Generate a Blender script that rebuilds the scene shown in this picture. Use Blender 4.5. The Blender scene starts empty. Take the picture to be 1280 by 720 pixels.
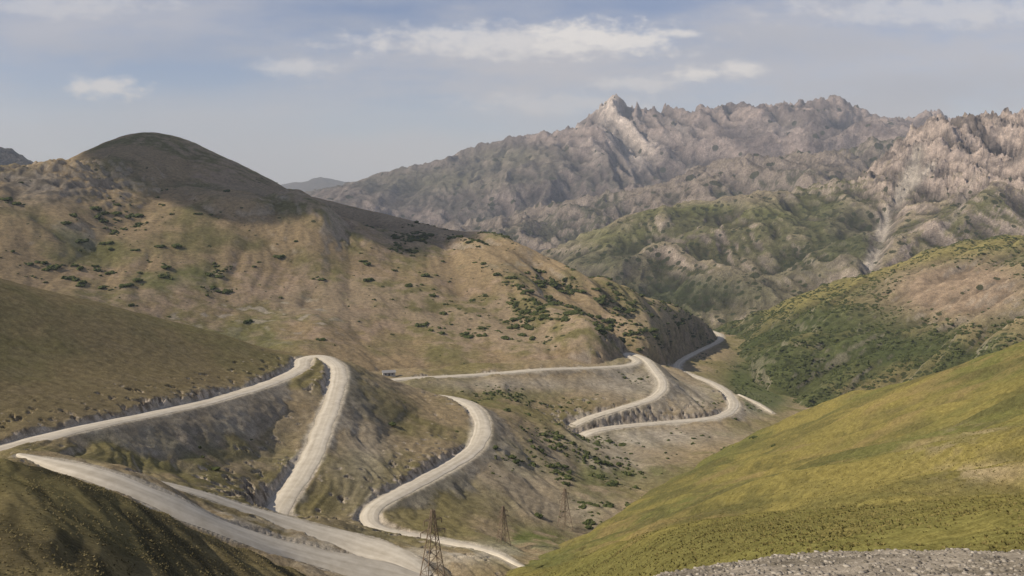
import bpy, math, random
import numpy as np
from mathutils import Vector
random.seed(5)
RNG = np.random.default_rng(11)
F = 1100.0; VH = 230.0          # surveying constants: focal length (px), horizon row

scene = bpy.context.scene
scene.view_settings.view_transform = 'Standard'
scene.view_settings.look = 'None'
scene.view_settings.exposure = 0

# ------------------------------------------------------------------ grid
def seg(a, b, n): return np.exp(np.linspace(math.log(a), math.log(b), n, endpoint=False))
ds = np.concatenate([seg(1.5, 10, 30), seg(10, 25, 60), seg(25, 100, 130), seg(100, 200, 150), seg(200, 700, 540),
                     seg(700, 1300, 240), seg(1300, 2600, 240), seg(2600, 4200, 120), seg(4200, 6600, 180), seg(6600, 15000, 40), [15000.]])
us = np.arange(-200, 1481, 2.0); U0 = -200
NR, NC = len(ds), len(us)
D = np.repeat(ds[:, None], NC, 1); U = np.repeat(us[None, :], NR, 0)
X = (U - 640) / F * D; Y = D

# ------------------------------------------------------------------ noise
def make_tab(seed):
    r = np.random.default_rng(seed)
    p = r.permutation(256).astype(np.int32)
    a = r.random(256) * 2 * np.pi
    return np.concatenate([p, p]), np.cos(a).astype(np.float32), np.sin(a).astype(np.float32)
TABS = {}
def perlin(x, y, seed):
    if seed not in TABS: TABS[seed] = make_tab(seed)
    p, gx, gy = TABS[seed]
    xi = np.floor(x); yi = np.floor(y)
    xf = (x - xi).astype(np.float32); yf = (y - yi).astype(np.float32)
    xi = xi.astype(np.int32) & 255; yi = yi.astype(np.int32) & 255
    fx = xf * xf * xf * (xf * (xf * 6 - 15) + 10); fy = yf * yf * yf * (yf * (yf * 6 - 15) + 10)
    def g(dx, dy):
        h = p[p[(xi + dx) & 255] + ((yi + dy) & 255)] & 255
        return gx[h] * (xf - dx) + gy[h] * (yf - dy)
    n00 = g(0, 0); n10 = g(1, 0); n01 = g(0, 1); n11 = g(1, 1)
    a = n00 + fx * (n10 - n00); b = n01 + fx * (n11 - n01)
    return (a + fy * (b - a)) * 1.4
def fbm(x, y, wl, octv, seed, gain=0.5, mode='f'):
    out = 0; amp = 1.0; f = 1.0 / wl
    for i in range(octv):
        n = perlin(x * f + 17.3 * i, y * f - 9.1 * i, seed + i)
        if mode == 'b': n = np.abs(n) * 2 - 0.5
        elif mode == 'r': n = 0.5 - np.abs(n) * 2
        out = out + amp * n
        amp *= gain; f *= 2.03
    return out
def sstep(a, b, x):
    t = np.clip((x - a) / (b - a), 0, 1); return t * t * (3 - 2 * t)
def boxblur(A, r, axis):
    if r < 1: return A
    for _ in range(2):
        pad = [(0, 0), (0, 0)]; pad[axis] = (r + 1, r)
        B = np.cumsum(np.pad(A, pad, mode='edge'), axis=axis)
        n = A.shape[axis]
        if axis == 0: A = (B[2 * r + 1:2 * r + 1 + n] - B[0:n]) / (2 * r + 1)
        else: A = (B[:, 2 * r + 1:2 * r + 1 + n] - B[:, 0:n]) / (2 * r + 1)
    return A
def linemask(U_, R_, pp, w):
    best = np.full(U_.shape, 1e9)
    for (a, b), (a2, b2) in zip(pp[:-1], pp[1:]):
        dx, dy = a2 - a, b2 - b; L2 = dx * dx + dy * dy
        t = np.clip(((U_ - a) * dx + (R_ - b) * dy) / L2, 0, 1)
        best = np.minimum(best, (U_ - a - t * dx) ** 2 + (R_ - b - t * dy) ** 2)
    return np.exp(-best / w ** 2)

# ------------------------------------------------------------------ layers
def layer(guides, near, far, rb=5, cb=5):
    dd = []; zz = []
    for g in guides:
        gu = [p[0] for p in g]
        gd = np.interp(us, gu, [p[2] for p in g]); gv = np.interp(us, gu, [p[1] for p in g])
        dd.append(gd); zz.append(-(gv - VH) / F * gd)
    for i in range(1, len(dd)): dd[i] = np.maximum(dd[i], dd[i - 1] * 1.004)
    Z = np.where(D < dd[0], zz[0] - near * (dd[0] - D), 0.0)
    for i in range(len(dd) - 1):
        t = (D - dd[i]) / (dd[i + 1] - dd[i])
        Z = np.where((t >= 0) & (t < 1), zz[i] + (zz[i + 1] - zz[i]) * t, Z)
    Z = np.where(D >= dd[-1], zz[-1] - far * (D - dd[-1]), Z)
    Z = boxblur(Z, rb, 0); Z = boxblur(Z, cb, 1)
    return Z

def rows(a, b): return slice(int(np.searchsorted(ds, a)), int(np.searchsorted(ds, b)))
def addn(Z, a, b, fn):
    s = rows(a, b)
    Z[s] = Z[s] + fn(X[s], Y[s])
def fit_crest(Z, guide, foot, blur):
    """bring the eroded crest back to its surveyed height while keeping the fine jaggedness"""
    gu = [p[0] for p in guide]
    gd = np.interp(us, gu, [p[2] for p in guide]); gv = np.interp(us, gu, [p[1] for p in guide])
    s = rows(foot, gd.max() * 1.3)
    mn = (VH - F * Z[s] / D[s]).min(axis=0)
    diff = boxblur((gv - mn)[None, :], blur, 1)[0]
    w = sstep(0, 1, (D - foot) / (gd[None, :] - foot))
    Z -= diff[None, :] * D / F * w

K = layer([[(-220, 1300, 3), (1500, 1300, 3)],
           [(-220, 860, 10), (700, 820, 10), (820, 765, 10), (1500, 735, 10)],
           [(-220, 880, 22), (640, 800, 22), (760, 745, 22), (820, 719, 22), (890, 703, 22), (960, 693, 22), (1030, 689, 22), (1100, 684, 22), (1170, 687, 22), (1280, 686, 22), (1500, 690, 22)]],
          0.2, 0.62, 2, 5)
addn(K, 1, 60, lambda x, y: 0.13 * fbm(x, y, 2.2, 4, 3, .55))

Nn = layer([[(-220, 860, 30), (300, 860, 30), (480, 900, 40), (1500, 1100, 40)],
            [(-220, 660, 70), (0, 700, 64), (120, 715, 72), (200, 728, 82), (380, 745, 118), (480, 820, 130), (600, 900, 140), (1500, 1100, 140)],
            [(-220, 530, 120), (0, 569, 122), (60, 580, 124), (130, 601, 126), (200, 634, 130), (260, 663, 135), (330, 693, 143), (380, 713, 150), (450, 762, 155), (600, 880, 160), (1500, 1100, 160)]],
           0.1, 0.75, 4, 4)
def nfn(x, y):
    w = 3 * fbm(x, y, 30, 2, 41)
    xr = x * .8 + y * .6; yr = -x * .6 + y * .8
    return .8 * fbm(xr + w, yr * 0.12 + w * .3, 8, 3, 21, 0.4, 'b') + .3 * fbm(x, y, 40, 2, 25) + .07 * fbm(x, y, 1.6, 3, 29)
addn(Nn, 30, 300, nfn)

B2 = layer([[(-220, 1000, 140), (560, 840, 140), (600, 800, 140), (700, 755, 110), (820, 722, 75), (900, 708, 60), (1000, 698, 50), (1280, 692, 35), (1500, 690, 30)],
            [(-220, 1000, 210), (540, 775, 205), (640, 718, 185), (700, 701, 165), (760, 680, 145), (830, 656, 125), (900, 641, 108), (1000, 632, 92), (1130, 626, 82), (1280, 618, 72), (1500, 608, 60)]],
           0.1, 0.5, 6, 10)
addn(B2, 20, 260, lambda x, y: 0.8 * fbm(x, y, 22, 3, 51) + 0.20 * fbm(x, y, 3, 4, 57))

B = layer([[(-220, 1100, 200), (560, 800, 205), (640, 742, 200), (700, 716, 192), (760, 692, 175), (830, 660, 160), (900, 645, 145), (1000, 636, 125), (1130, 628, 108), (1280, 620, 98), (1500, 610, 85)],
           [(-220, 1100, 230), (560, 790, 225), (640, 735, 225), (740, 684, 262), (800, 653, 280), (900, 603, 300), (1000, 570, 285), (1130, 545, 230), (1280, 515, 180), (1500, 470, 150)],
           [(-220, 1100, 260), (560, 770, 245), (640, 719, 268), (690, 690, 302), (740, 658, 342), (800, 622, 402), (860, 585, 450), (900, 560, 475), (950, 534, 485), (1000, 513, 465), (1060, 492, 430), (1130, 470, 385), (1200, 454, 340), (1280, 431, 300), (1500, 372, 250)]],
          0.1, 0.6, 9, 8)
addn(B, 90, 620, lambda x, y: 3.0 * fbm(x, y, 70, 3, 61) + 1.8 * fbm(x + y * 0.7, y * 0.35, 24, 4, 65, 0.5, 'b') + .18 * fbm(x, y, 4, 2, 66))

Ecrest = [(-220, 215, 1000), (0, 206, 950), (40, 206, 980), (70, 202, 1030), (95, 193, 1080), (130, 178, 1130), (150, 171, 1140), (170, 166, 1145), (190, 165, 1150), (215, 169, 1155), (235, 175, 1160), (300, 205, 1150), (350, 230, 1140), (390, 245, 1120), (440, 258, 1100), (500, 272, 1070), (560, 287, 1050), (620, 292, 1020), (650, 304, 1000), (700, 330, 970), (760, 351, 960), (820, 374, 1010), (850, 385, 1060), (870, 394, 1100), (885, 405, 1130), (897, 418, 1155), (906, 436, 1160), (920, 480, 1160), (1100, 560, 1160), (1500, 600, 1160)]
E = layer([[(-220, 420, 470), (0, 430, 500), (100, 435, 540), (200, 440, 580), (300, 445, 600), (400, 446, 600), (480, 456, 610), (520, 462, 620), (600, 458, 635), (700, 450, 665), (760, 444, 700), (800, 440, 755), (830, 441, 830), (850, 440, 910), (866, 438, 985), (884, 435, 1065), (898, 428, 1130), (920, 470, 1150), (1100, 560, 1150), (1500, 600, 1150)],
           [(-220, 310, 650), (0, 318, 650), (100, 330, 680), (200, 340, 715), (300, 352, 735), (400, 362, 740), (480, 380, 740), (560, 396, 740), (640, 405, 745), (700, 410, 745), (800, 421, 810), (840, 425, 915), (866, 427, 1010), (884, 430, 1080), (898, 427, 1135), (920, 470, 1155), (1100, 560, 1155), (1500, 600, 1155)],
           [(-220, 200, 850), (0, 207, 850), (60, 210, 870), (100, 226, 880), (200, 249, 890), (300, 270, 900), (400, 297, 900), (470, 320, 890), (560, 340, 880), (620, 345, 860), (700, 370, 840), (760, 386, 850), (820, 402, 925), (850, 408, 990), (870, 413, 1050), (885, 421, 1100), (898, 425, 1140), (920, 470, 1158), (1100, 560, 1158), (1500, 600, 1158)],
           Ecrest], 0.5, 0.5, 10, 7)
def efn(x, y):
    xr = x * 0.88 + y * 0.47; yr = -x * 0.47 + y * 0.88
    w = 30 * fbm(x, y, 190, 2, 71)
    g = fbm(xr + w, yr * 0.42 + w, 150, 5, 73, 0.44, 'b')
    m = 0.55 + 0.9 * sstep(-0.3, 0.5, fbm(x, y, 260, 2, 79))
    smooth = 1 - .55 * sstep(930, 1050, y) * sstep(50, -50, x)
    outc = sstep(760, 860, y) * sstep(-330, -420, x) * sstep(1000, 900, y)
    tip = 1 - .6 * sstep(110, 170, x)
    return smooth * tip * (12.5 * (g + 0.1) * m + 9 * fbm(x, y, 260, 2, 78)) * sstep(460, 640, y) + .5 * fbm(x, y, 14, 3, 70) + outc * 5 * fbm(x, y, 38, 5, 76, .6, 'r')
addn(E, 440, 1500, efn); fit_crest(E, Ecrest, 650, 7)

Fcrest = [(-220, 600, 1260), (800, 520, 1260), (868, 442, 1300), (885, 416, 1300), (910, 406, 1290), (950, 388, 1280), (1000, 368, 1250), (1050, 350, 1220), (1100, 339, 1180), (1140, 319, 1150), (1200, 302, 1150), (1280, 291, 1150), (1500, 270, 1150)]
FF = layer([[(-220, 600, 1180), (800, 540, 1180), (870, 475, 1150), (900, 447, 1060), (950, 497, 790), (1000, 520, 700), (1100, 530, 680), (1280, 500, 650), (1500, 480, 600)],
            [(-220, 600, 1200), (800, 540, 1200), (870, 465, 1200), (900, 430, 1130), (950, 435, 960), (1000, 430, 900), (1100, 408, 880), (1200, 390, 860), (1280, 372, 860), (1500, 350, 850)],
            Fcrest], 0.5, 0.45, 8, 7)
def ffn(x, y):
    w = 35 * fbm(x, y, 220, 2, 81)
    return 22 * (fbm(-x * .5 + y * .86 + w, (x * .86 + y * .5) * .42 + w, 170, 6, 83, 0.48, 'b') + 0.1) + 0.8 * fbm(x, y, 12, 3, 80)
addn(FF, 640, 1700, ffn); fit_crest(FF, Fcrest, 850, 10)

Gcrest = [(-220, 600, 2150), (600, 350, 2150), (660, 327, 2200), (690, 311, 2250), (730, 292, 2250), (790, 267, 2250), (850, 253, 2250), (900, 248, 2250), (960, 238, 2250), (1020, 233, 2300), (1080, 214, 2400), (1110, 190, 2400), (1140, 162, 2450), (1165, 147, 2450), (1200, 144, 2400), (1240, 141, 2400), (1280, 139, 2350), (1500, 110, 2300)]
G = layer([[(-220, 700, 1500), (600, 400, 1500), (700, 338, 1950), (760, 360, 1700), (860, 400, 1500), (950, 400, 1450), (1100, 370, 1400), (1280, 330, 1400), (1500, 300, 1400)],
           [(-220, 700, 1800), (600, 380, 1800), (700, 326, 2080), (760, 322, 1950), (860, 325, 1850), (950, 312, 1800), (1050, 300, 1750), (1100, 270, 1850), (1200, 235, 1900), (1280, 222, 1900), (1500, 200, 1900)],
           Gcrest], 0.5, 0.4, 6, 6)
CHUTE = [(1148, 190), (1142, 208), (1130, 232), (1121, 250), (1109, 272), (1102, 290), (1095, 312), (1086, 334)]
CHUTE1 = [(1166, 206), (1144, 226), (1124, 244)]
CHUTE2 = [(1218, 218), (1206, 248), (1196, 268), (1168, 300)]
def gfn(x, y):
    w = 100 * fbm(x, y, 500, 3, 91)
    hi = sstep(0, 1, (x - 850) / 250 + (y - 1900) / 600)
    spur = fbm(-x * .35 + y * .94 + w, (x * .94 + y * .35) * .38 + w, 430, 3, 191, .42, 'r') + .6 * fbm(x * .9 + y * .45 + w, (y - x * .3) * .4, 380, 3, 195, .4, 'r')
    a = fbm(x * 0.95 + y * 0.25 + w, y * 0.5 - x * 0.12 + w, 330, 7, 93, 0.56, 'r')
    rib = fbm(x * .9 + y * .3 + .6 * w, y * .3, 110, 6, 97, 0.70, 'r')
    return (1 - .6 * hi) * 44 * spur + (24 + 26 * hi) * (a - 0.05) + (4 + 30 * hi) * rib
addn(G, 1300, 3200, gfn); fit_crest(G, Gcrest, 1800, 6)
addn(G, 1900, 3200, lambda x, y: 11 * sstep(700, 1000, x) * sstep(2050, 2350, y) * fbm(x, y * .6, 70, 4, 197, .66, 'r'))
s = rows(1400, 2500); rg = VH - F * G[s] / D[s]
G[s] -= 18 * linemask(U[s], rg, CHUTE, 11) + 7 * linemask(U[s], rg, CHUTE2, 8)

# overlapping foothill ridge of the range
H2crest = [(-220, 400, 4000), (400, 330, 4000), (480, 288, 4000), (540, 283, 4000), (600, 276, 3950), (650, 262, 3900), (700, 252, 3900), (750, 243, 3850), (790, 236, 3800), (830, 226, 3800), (870, 208, 3800), (900, 198, 3800), (930, 194, 3800), (970, 196, 3750), (1010, 190, 3700), (1050, 186, 3700), (1090, 176, 3700), (1120, 172, 3700), (1160, 168, 3700), (1280, 170, 3700), (1500, 165, 3700)]
H2 = layer([[(-220, 420, 3000), (480, 330, 3000), (600, 320, 2900), (700, 320, 2800), (850, 300, 2900), (1000, 280, 2900), (1280, 250, 3000), (1500, 240, 3000)], H2crest], .4, .3, 3, 3)
def h2fn(x, y):
    w = 180 * fbm(x, y, 800, 3, 601)
    a = fbm(x + w + y * .45, (y - x * .3) * .42 + w, 680, 7, 603, .56, 'r')
    return 95 * (a - .1) + 16 * fbm(x * .95 + w, y * .3, 160, 5, 611, .66, 'r')
addn(H2, 2400, 5200, h2fn); fit_crest(H2, H2crest, 2950, 6)

Hcrest = [(-220, 280, 6400), (300, 255, 6400), (400, 238, 6300), (440, 230, 6200), (480, 216, 6000), (530, 206, 5900), (590, 184, 5900), (640, 172, 5900), (690, 165, 5800), (715, 160, 5750), (735, 147, 5700), (750, 133, 5700), (758, 125, 5700), (766, 118, 5700), (778, 127, 5700), (795, 134, 5700), (830, 138, 5700), (870, 139, 5700), (910, 132, 5650), (950, 128, 5600), (990, 131, 5600), (1020, 126, 5600), (1045, 120, 5600), (1070, 134, 5600), (1100, 147, 5600), (1140, 151, 5600), (1162, 138, 5600), (1180, 148, 5600), (1280, 156, 5600), (1500, 150, 5600)]
H = layer([[(-220, 300, 4300), (300, 275, 4300), (380, 270, 4200), (440, 268, 4200), (600, 290, 3900), (700, 300, 3900), (850, 280, 3900), (1000, 250, 4000), (1280, 220, 4000), (1500, 220, 4000)],
           [(-220, 290, 5300), (300, 260, 5300), (380, 247, 5200), (440, 240, 5000), (530, 238, 4700), (640, 232, 4700), (740, 208, 4800), (850, 196, 4850), (1000, 184, 4850), (1280, 180, 4850), (1500, 180, 4850)],
           Hcrest], 0.4, 0.35, 3, 1)
def hfn(x, y):
    w = 420 * fbm(x, y, 1600, 4, 101)
    k = sstep(-1500, 500, x)
    a = fbm(x + w + y * 0.45, (y - x * .25) * 0.5 + w, 1350, 8, 103, 0.57, 'r')
    j = sstep(5250, 5650, y)
    rib = fbm(x * .95 + y * .35 + .8 * w, y * .4, 420, 6, 109, 0.66, 'r')
    return (75 + 95 * k) * (a - 0.1) + k * (22 + 42 * j) * rib
addn(H, 2700, 8500, hfn); fit_crest(H, Hcrest, 4300, 3)
addn(H, 4800, 7000, lambda x, y: (12 + 27 * sstep(-200, 900, x)) * sstep(5000, 5600, y) * (fbm(x, y * .5, 360, 5, 119, .64, 'r') * (1 - .7 * np.exp(-((x - 653) / 130) ** 2))))

I = layer([[(-220, 250, 9000), (1500, 250, 9000)],
           [(-220, 232, 12000), (330, 232, 12000), (370, 226, 12000), (395, 220, 12000), (430, 225, 12000), (470, 232, 12000), (600, 228, 12000), (1500, 225, 12000)]], 0.2, 0.1, 2, 3)
addn(I, 8000, 15001, lambda x, y: 60 * fbm(x, y, 1200, 5, 111, 0.5, 'r'))
Lcrest = [(-220, 165, 2700), (-60, 170, 2700), (0, 183, 2700), (20, 190, 2700), (45, 204, 2700), (80, 225, 2700), (200, 290, 2700), (1500, 350, 2700)]
L = layer([[(-220, 240, 2000), (0, 240, 2000), (80, 260, 2000), (200, 330, 2000), (1500, 400, 2000)], Lcrest], 0.4, 0.4, 3, 3)
addn(L, 1700, 4000, lambda x, y: 28 * fbm(x, y, 300, 6, 121, 0.5, 'r')); fit_crest(L, Lcrest, 2100, 4)
FL = np.where(D > 1000, -245.0, -420.0) - 0 * D
FL = boxblur(FL, 20, 0)
addn(FL, 1000, 15001, lambda x, y: 12 * fbm(x, y, 700, 3, 131))

# ------------------------------------------------------------------ roads (u, v, d) survey
ROADS = [
 dict(w=[4.3], p=[(-150, 590, 215), (-60, 573, 224), (0, 560, 236), (60, 544, 254), (120, 530, 274), (200, 514, 310), (270, 498, 348), (330, 480, 392), (362, 467, 420), (378, 457, 440), (378, 449, 455), (394, 444, 462), (412, 449, 455), (423, 463, 438), (417, 495, 400), (402, 535, 360), (388, 570, 330), (368, 605, 303), (345, 638, 282), (352, 655, 268)]),
 dict(w=[0.6, 3.2, 4.6, 6.0, 6.8, 7.2, 8.2, 5.0], p=[(18, 566, 217), (40, 571, 214), (100, 586, 207), (150, 601, 206), (200, 622, 206), (260, 649, 208), (310, 669, 212), (360, 686, 216), (420, 702, 219), (490, 717, 222), (560, 736, 222)]),
 dict(w=[1.2, 2.6, 3.6, 5.0, 7.0, 9.0, 6.0, 2.0], p=[(190, 600, 231), (215, 606, 232), (260, 618, 236), (330, 643, 241), (390, 664, 242), (450, 684, 240), (505, 704, 232), (540, 725, 226)]),
 dict(w=[0.6, 2.4, 3.8, 4.3, 4.3, 4.3, 4.1, 3.9], p=[(665, 712, 248), (640, 702, 254), (630, 694, 262), (590, 682, 272), (530, 671, 278), (480, 662, 282), (461, 652, 287), (463, 638, 295), (480, 624, 306), (515, 606, 327), (560, 582, 366), (592, 560, 402), (603, 535, 432), (597, 515, 455), (585, 504, 475), (564, 497, 496), (535, 493, 515)]),
 dict(w=[3.6], p=[(470, 478, 548), (500, 473, 560), (560, 470, 580), (620, 466, 602), (680, 461, 622), (740, 459, 650), (785, 456, 675), (797, 450, 695), (783, 444, 712), (786, 441, 722), (805, 448, 700), (820, 465, 662), (828, 482, 632), (815, 497, 606), (775, 510, 578), (735, 522, 560), (714, 532, 550)]),
 dict(w=[3.9], p=[(725, 545, 540), (745, 537, 548), (790, 531, 565), (850, 526, 585), (895, 521, 602), (915, 511, 632), (914, 497, 672), (897, 482, 725), (872, 471, 775), (850, 463, 825), (846, 456, 865), (858, 446, 930), (880, 435, 1030), (898, 426, 1120), (900, 418, 1200), (888, 413, 1260)]),
 dict(w=[1.0, 2.2, 1.0], p=[(922, 492, 690), (945, 503, 668), (968, 517, 645)]),
]
ex = [(-200, 300, 340), (0, 352, 380), (100, 375, 405), (200, 400, 430), (300, 425, 450), (345, 441, 460),
 (0, 450, 310), (100, 452, 335), (200, 455, 370), (300, 456, 412), (-200, 420, 280), (50, 365, 393), (150, 387, 418), (250, 412, 440), (-100, 325, 360), (50, 452, 322), (150, 454, 352), (250, 456, 392),
 (0, 385, 480), (100, 400, 500), (200, 435, 540), (350, 466, 560), (430, 470, 560), (-60, 568, 222), (0, 575, 218),
 (100, 560, 248), (200, 575, 270), (300, 555, 318), (300, 603, 285), (250, 608, 262), (150, 586, 242),
 (395, 470, 420), (370, 520, 372), (335, 560, 335), (328, 595, 305),
 (440, 455, 462), (480, 468, 476), (540, 488, 492), (450, 520, 393), (500, 540, 398), (560, 538, 425), (440, 590, 322), (430, 640, 296), (500, 590, 343), (520, 500, 462), (470, 560, 358), (430, 560, 345),
 (530, 492, 530), (620, 500, 540), (650, 490, 575), (560, 484, 552), (700, 490, 590), (755, 486, 625), (680, 525, 505), (650, 562, 428), (610, 600, 368), (640, 530, 470), (630, 575, 400),
 (700, 600, 410), (620, 640, 330), (560, 640, 312), (700, 640, 365), (780, 600, 450), (830, 580, 480), (780, 475, 655), (660, 665, 320), (690, 680, 310), (760, 640, 370), (890, 552, 540), (960, 522, 630),
 (850, 552, 540), (780, 562, 510), (930, 532, 600), (970, 518, 650), (950, 507, 720), (905, 464, 860), (870, 500, 650), (850, 485, 710),
 (400, 648, 264), (330, 632, 267), (540, 700, 248), (450, 668, 262), (300, 730, 180), (540, 735, 190), (640, 765, 200), (450, 745, 190), (100, 640, 170), (-100, 600, 180), (700, 740, 240),
 (240, 627, 222), (300, 649, 226), (360, 670, 230),
 (760, 690, 330), (900, 585, 480), (1000, 545, 600), (1000, 565, 500), (1200, 560, 500), (1100, 520, 600), (1100, 500, 900), (1000, 482, 900), (1200, 500, 800), (1300, 440, 1200), (1000, 430, 1200), (950, 430, 1250), (1400, 560, 500), (900, 700, 300), (1200, 700, 300), (850, 435, 1250), (800, 440, 1150),
 (0, 430, 640), (300, 475, 700), (300, 470, 620), (600, 470, 800), (700, 463, 760), (750, 455, 850), (0, 430, 1200), (500, 430, 1200), (-200, 430, 800), (780, 452, 800)]
pts = list(ex)
for r in ROADS: pts += r['p']
pts = np.array(pts, float)
pa = (pts[:, 0] - 640) / F; pl = np.log(pts[:, 2]); pv = pts[:, 1]
c2 = 0.03 ** 2
A = np.sqrt((pa[:, None] - pa[None]) ** 2 + (pl[:, None] - pl[None]) ** 2 + c2)
n = len(pts)
Q = np.zeros((n + 3, n + 3)); Q[:n, :n] = A - np.eye(n) * 0.004
Q[:n, n] = 1; Q[:n, n + 1] = pa; Q[:n, n + 2] = pl; Q[n:, :n] = Q[:n, n:].T
wt = np.linalg.solve(Q, np.concatenate([pv, [0, 0, 0]]))
M = np.full((NR, NC), -430.0)
s = rows(120, 1500)
ga = ((us - 640) / F)[None, :]; gl = np.log(ds[s])[:, None]
acc = wt[n] + wt[n + 1] * ga + wt[n + 2] * gl + 0 * (ga + gl)
for i in range(n):
    acc = acc + wt[i] * np.sqrt((ga - pa[i]) ** 2 + (gl - pl[i]) ** 2 + c2)
mz = -(acc - VH) / F * ds[s][:, None]
mz = boxblur(boxblur(mz, 5, 0), 5, 1)
mz = mz - np.maximum(0, ds[s][:, None] - 1280) * 0.6 - np.maximum(0, 170 - ds[s][:, None]) * 0.5
M[s] = mz
def chill(x, y): return sstep(-2, 14, (-137 + (y - 236) * .173) - x) * sstep(500, 460, y)
def mfn(x, y):
    cmk = 1 - 0.90 * chill(x, y)
    w = 12 * fbm(x, y, 60, 2, 141)
    return cmk * (1.1 * fbm(x, y, 60, 2, 143) + 1.5 * (fbm(x * 0.8 + y * 0.3 + w, y * 0.4 + w, 26, 5, 145, 0.5, 'b') + 0.05)) + 0.12 * fbm(x, y, 5, 2, 149)
addn(M, 121, 1500, mfn)

stack = [K, Nn, B2, B, M, E, FF, G, H, H2, I, L, FL]
Z = stack[0].copy(); ID = np.zeros((NR, NC), np.int8)
for k in range(1, len(stack)):
    m = stack[k] > Z
    Z[m] = stack[k][m]; ID[m] = k
del stack

# ------------------------------------------------------------------ road carving
def resample(P3, step):
    P3 = np.array(P3, float)
    ext = np.vstack([2 * P3[0] - P3[1], P3, 2 * P3[-1] - P3[-2]])
    out = []
    for i in range(1, len(ext) - 2):
        p0, p1, p2, p3 = ext[i - 1:i + 3]
        m = max(2, int(np.linalg.norm(p2 - p1) / step))
        for t in np.linspace(0, 1, m, endpoint=False):
            out.append(0.5 * ((2 * p1) + (-p0 + p2) * t + (2 * p0 - 5 * p1 + 4 * p2 - p3) * t * t + (-p0 + 3 * p1 - 3 * p2 + p3) * t ** 3))
    out.append(ext[-2]); out = np.array(out)
    kz = np.ones(25) / 25
    for a in range(3):
        q = np.pad(out[:, a], 12, mode='edge'); out[:, a] = np.convolve(q, kz, 'valid')
    return out
CUT = np.zeros_like(Z); FILL = np.zeros_like(Z); NEARR = np.full(Z.shape, 1e3); ZR = np.zeros_like(Z)
R = 26.0
for ri, r in enumerate(ROADS):
    P3 = [((u - 640) / F * d, d, -(v - VH) / F * d) for u, v, d in r['p']]
    S = resample(P3, .5); r['S'] = S
    r['W'] = np.interp(np.linspace(0, 1, len(S)), np.linspace(0, 1, len(r['w'])) if len(r['w']) > 1 else [0], r['w'])
    d2 = np.full(Z.shape, 1e6, np.float32); zn = np.zeros(Z.shape, np.float32); wn = np.zeros(Z.shape, np.float32)
    Rr = 12.0 if ri in (1, 2) else R
    def stamp(samples, RR):
        for (x, y, z), ww in samples:
            i0 = np.searchsorted(ds, y - RR); i1 = np.searchsorted(ds, y + RR)
            uc = 640 + F * x / y; du = F * RR / (y - RR * 0.5) * 1.1
            j0 = max(0, int((uc - du - U0) / 2)); j1 = min(NC, int((uc + du - U0) / 2))
            if j1 <= j0: continue
            q = (X[i0:i1, j0:j1] - x) ** 2 + (Y[i0:i1, j0:j1] - y) ** 2
            c = d2[i0:i1, j0:j1]; m = q < c
            c[m] = q[m]; zn[i0:i1, j0:j1][m] = z; wn[i0:i1, j0:j1][m] = ww
    SW = list(zip(S, r['W']))
    stamp(SW[::3], Rr); stamp(SW, min(Rr, r['W'].max() + 4))
    dist = np.sqrt(d2)
    m = dist < Rr
    w = wn[m] + 0.8
    jag = 1 + 1.1 * fbm(X[m], Y[m], 5, 4, 150, .65)
    e = np.maximum(0, dist[m] - w)
    up = zn[m] + e * 1.4 * jag - 0.3; dn = zn[m] - e * 0.6 - 0.3 + .10 * e * fbm(X[m], Y[m], 8, 3, 160) 
    zz = Z[m]
    fade = sstep(Rr, Rr * .45, dist[m])
    nz = np.clip(zz, dn, np.maximum(up, dn))
    nz = zz + (nz - zz) * fade
    CUT[m] = np.maximum(CUT[m], np.clip((zz - nz) / 0.5, 0, 1)); FILL[m] = np.maximum(FILL[m], np.clip((nz - zz) / 0.8, 0, 1))
    Z[m] = nz
    q = np.where(dist < Rr, dist - wn, 1e3)
    m = q < NEARR; NEARR[m] = q[m]; ZR[m] = zn[m]
far = np.clip(D / 350, 0.6, 3)
m = NEARR < 1.0 * far
Z[m] = np.clip(Z[m], ZR[m] - .75, ZR[m] - .5)

ROW = VH - F * Z / D
cm = np.minimum.accumulate(ROW, axis=0)
VIS = ROW <= cm + 1.5

Pg = np.stack([X, Y, Z], -1)
du_ = np.zeros_like(Pg); dv_ = np.zeros_like(Pg)
du_[:, 1:-1] = Pg[:, 2:] - Pg[:, :-2]; du_[:, 0] = Pg[:, 1] - Pg[:, 0]; du_[:, -1] = Pg[:, -1] - Pg[:, -2]
dv_[1:-1] = Pg[2:] - Pg[:-2]; dv_[0] = Pg[1] - Pg[0]; dv_[-1] = Pg[-1] - Pg[-2]
Nm = np.cross(du_, dv_); Nm /= np.linalg.norm(Nm, axis=-1, keepdims=True) + 1e-9
NZ = np.abs(Nm[..., 2])
del du_, dv_, Nm
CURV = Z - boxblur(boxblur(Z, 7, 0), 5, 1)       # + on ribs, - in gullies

# ------------------------------------------------------------------ colours
COL = np.zeros((NR, NC, 3)); COV = np.zeros((NR, NC))
def c(*a): return np.array(a)
def mix(a, b, t): return a + (b - a) * t[..., None]
def blob(u, v, ru, rv): return np.exp(-((U - u) / ru) ** 2 - ((ROW - v) / rv) ** 2)
def pline(pp, w): return linemask(U, ROW, pp, w)
n15 = fbm(X, Y, 15, 4, 201); n80 = fbm(X, Y, 80, 4, 211); n300 = fbm(X, Y, 320, 5, 221); n4 = fbm(X, Y, 4, 3, 231)
gul = fbm(X * .9 + Y * .3, Y * .3, 14, 4, 261, .55)
brown = c(.26, .20, .118); tan = c(.35, .285, .19); olive = c(.185, .155, .07); green = c(.12, .13, .045); dkgreen = c(.045, .06, .022)
rock = c(.39, .33, .26); pale = c(.47, .415, .33); scree = c(.37, .325, .26)

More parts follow.
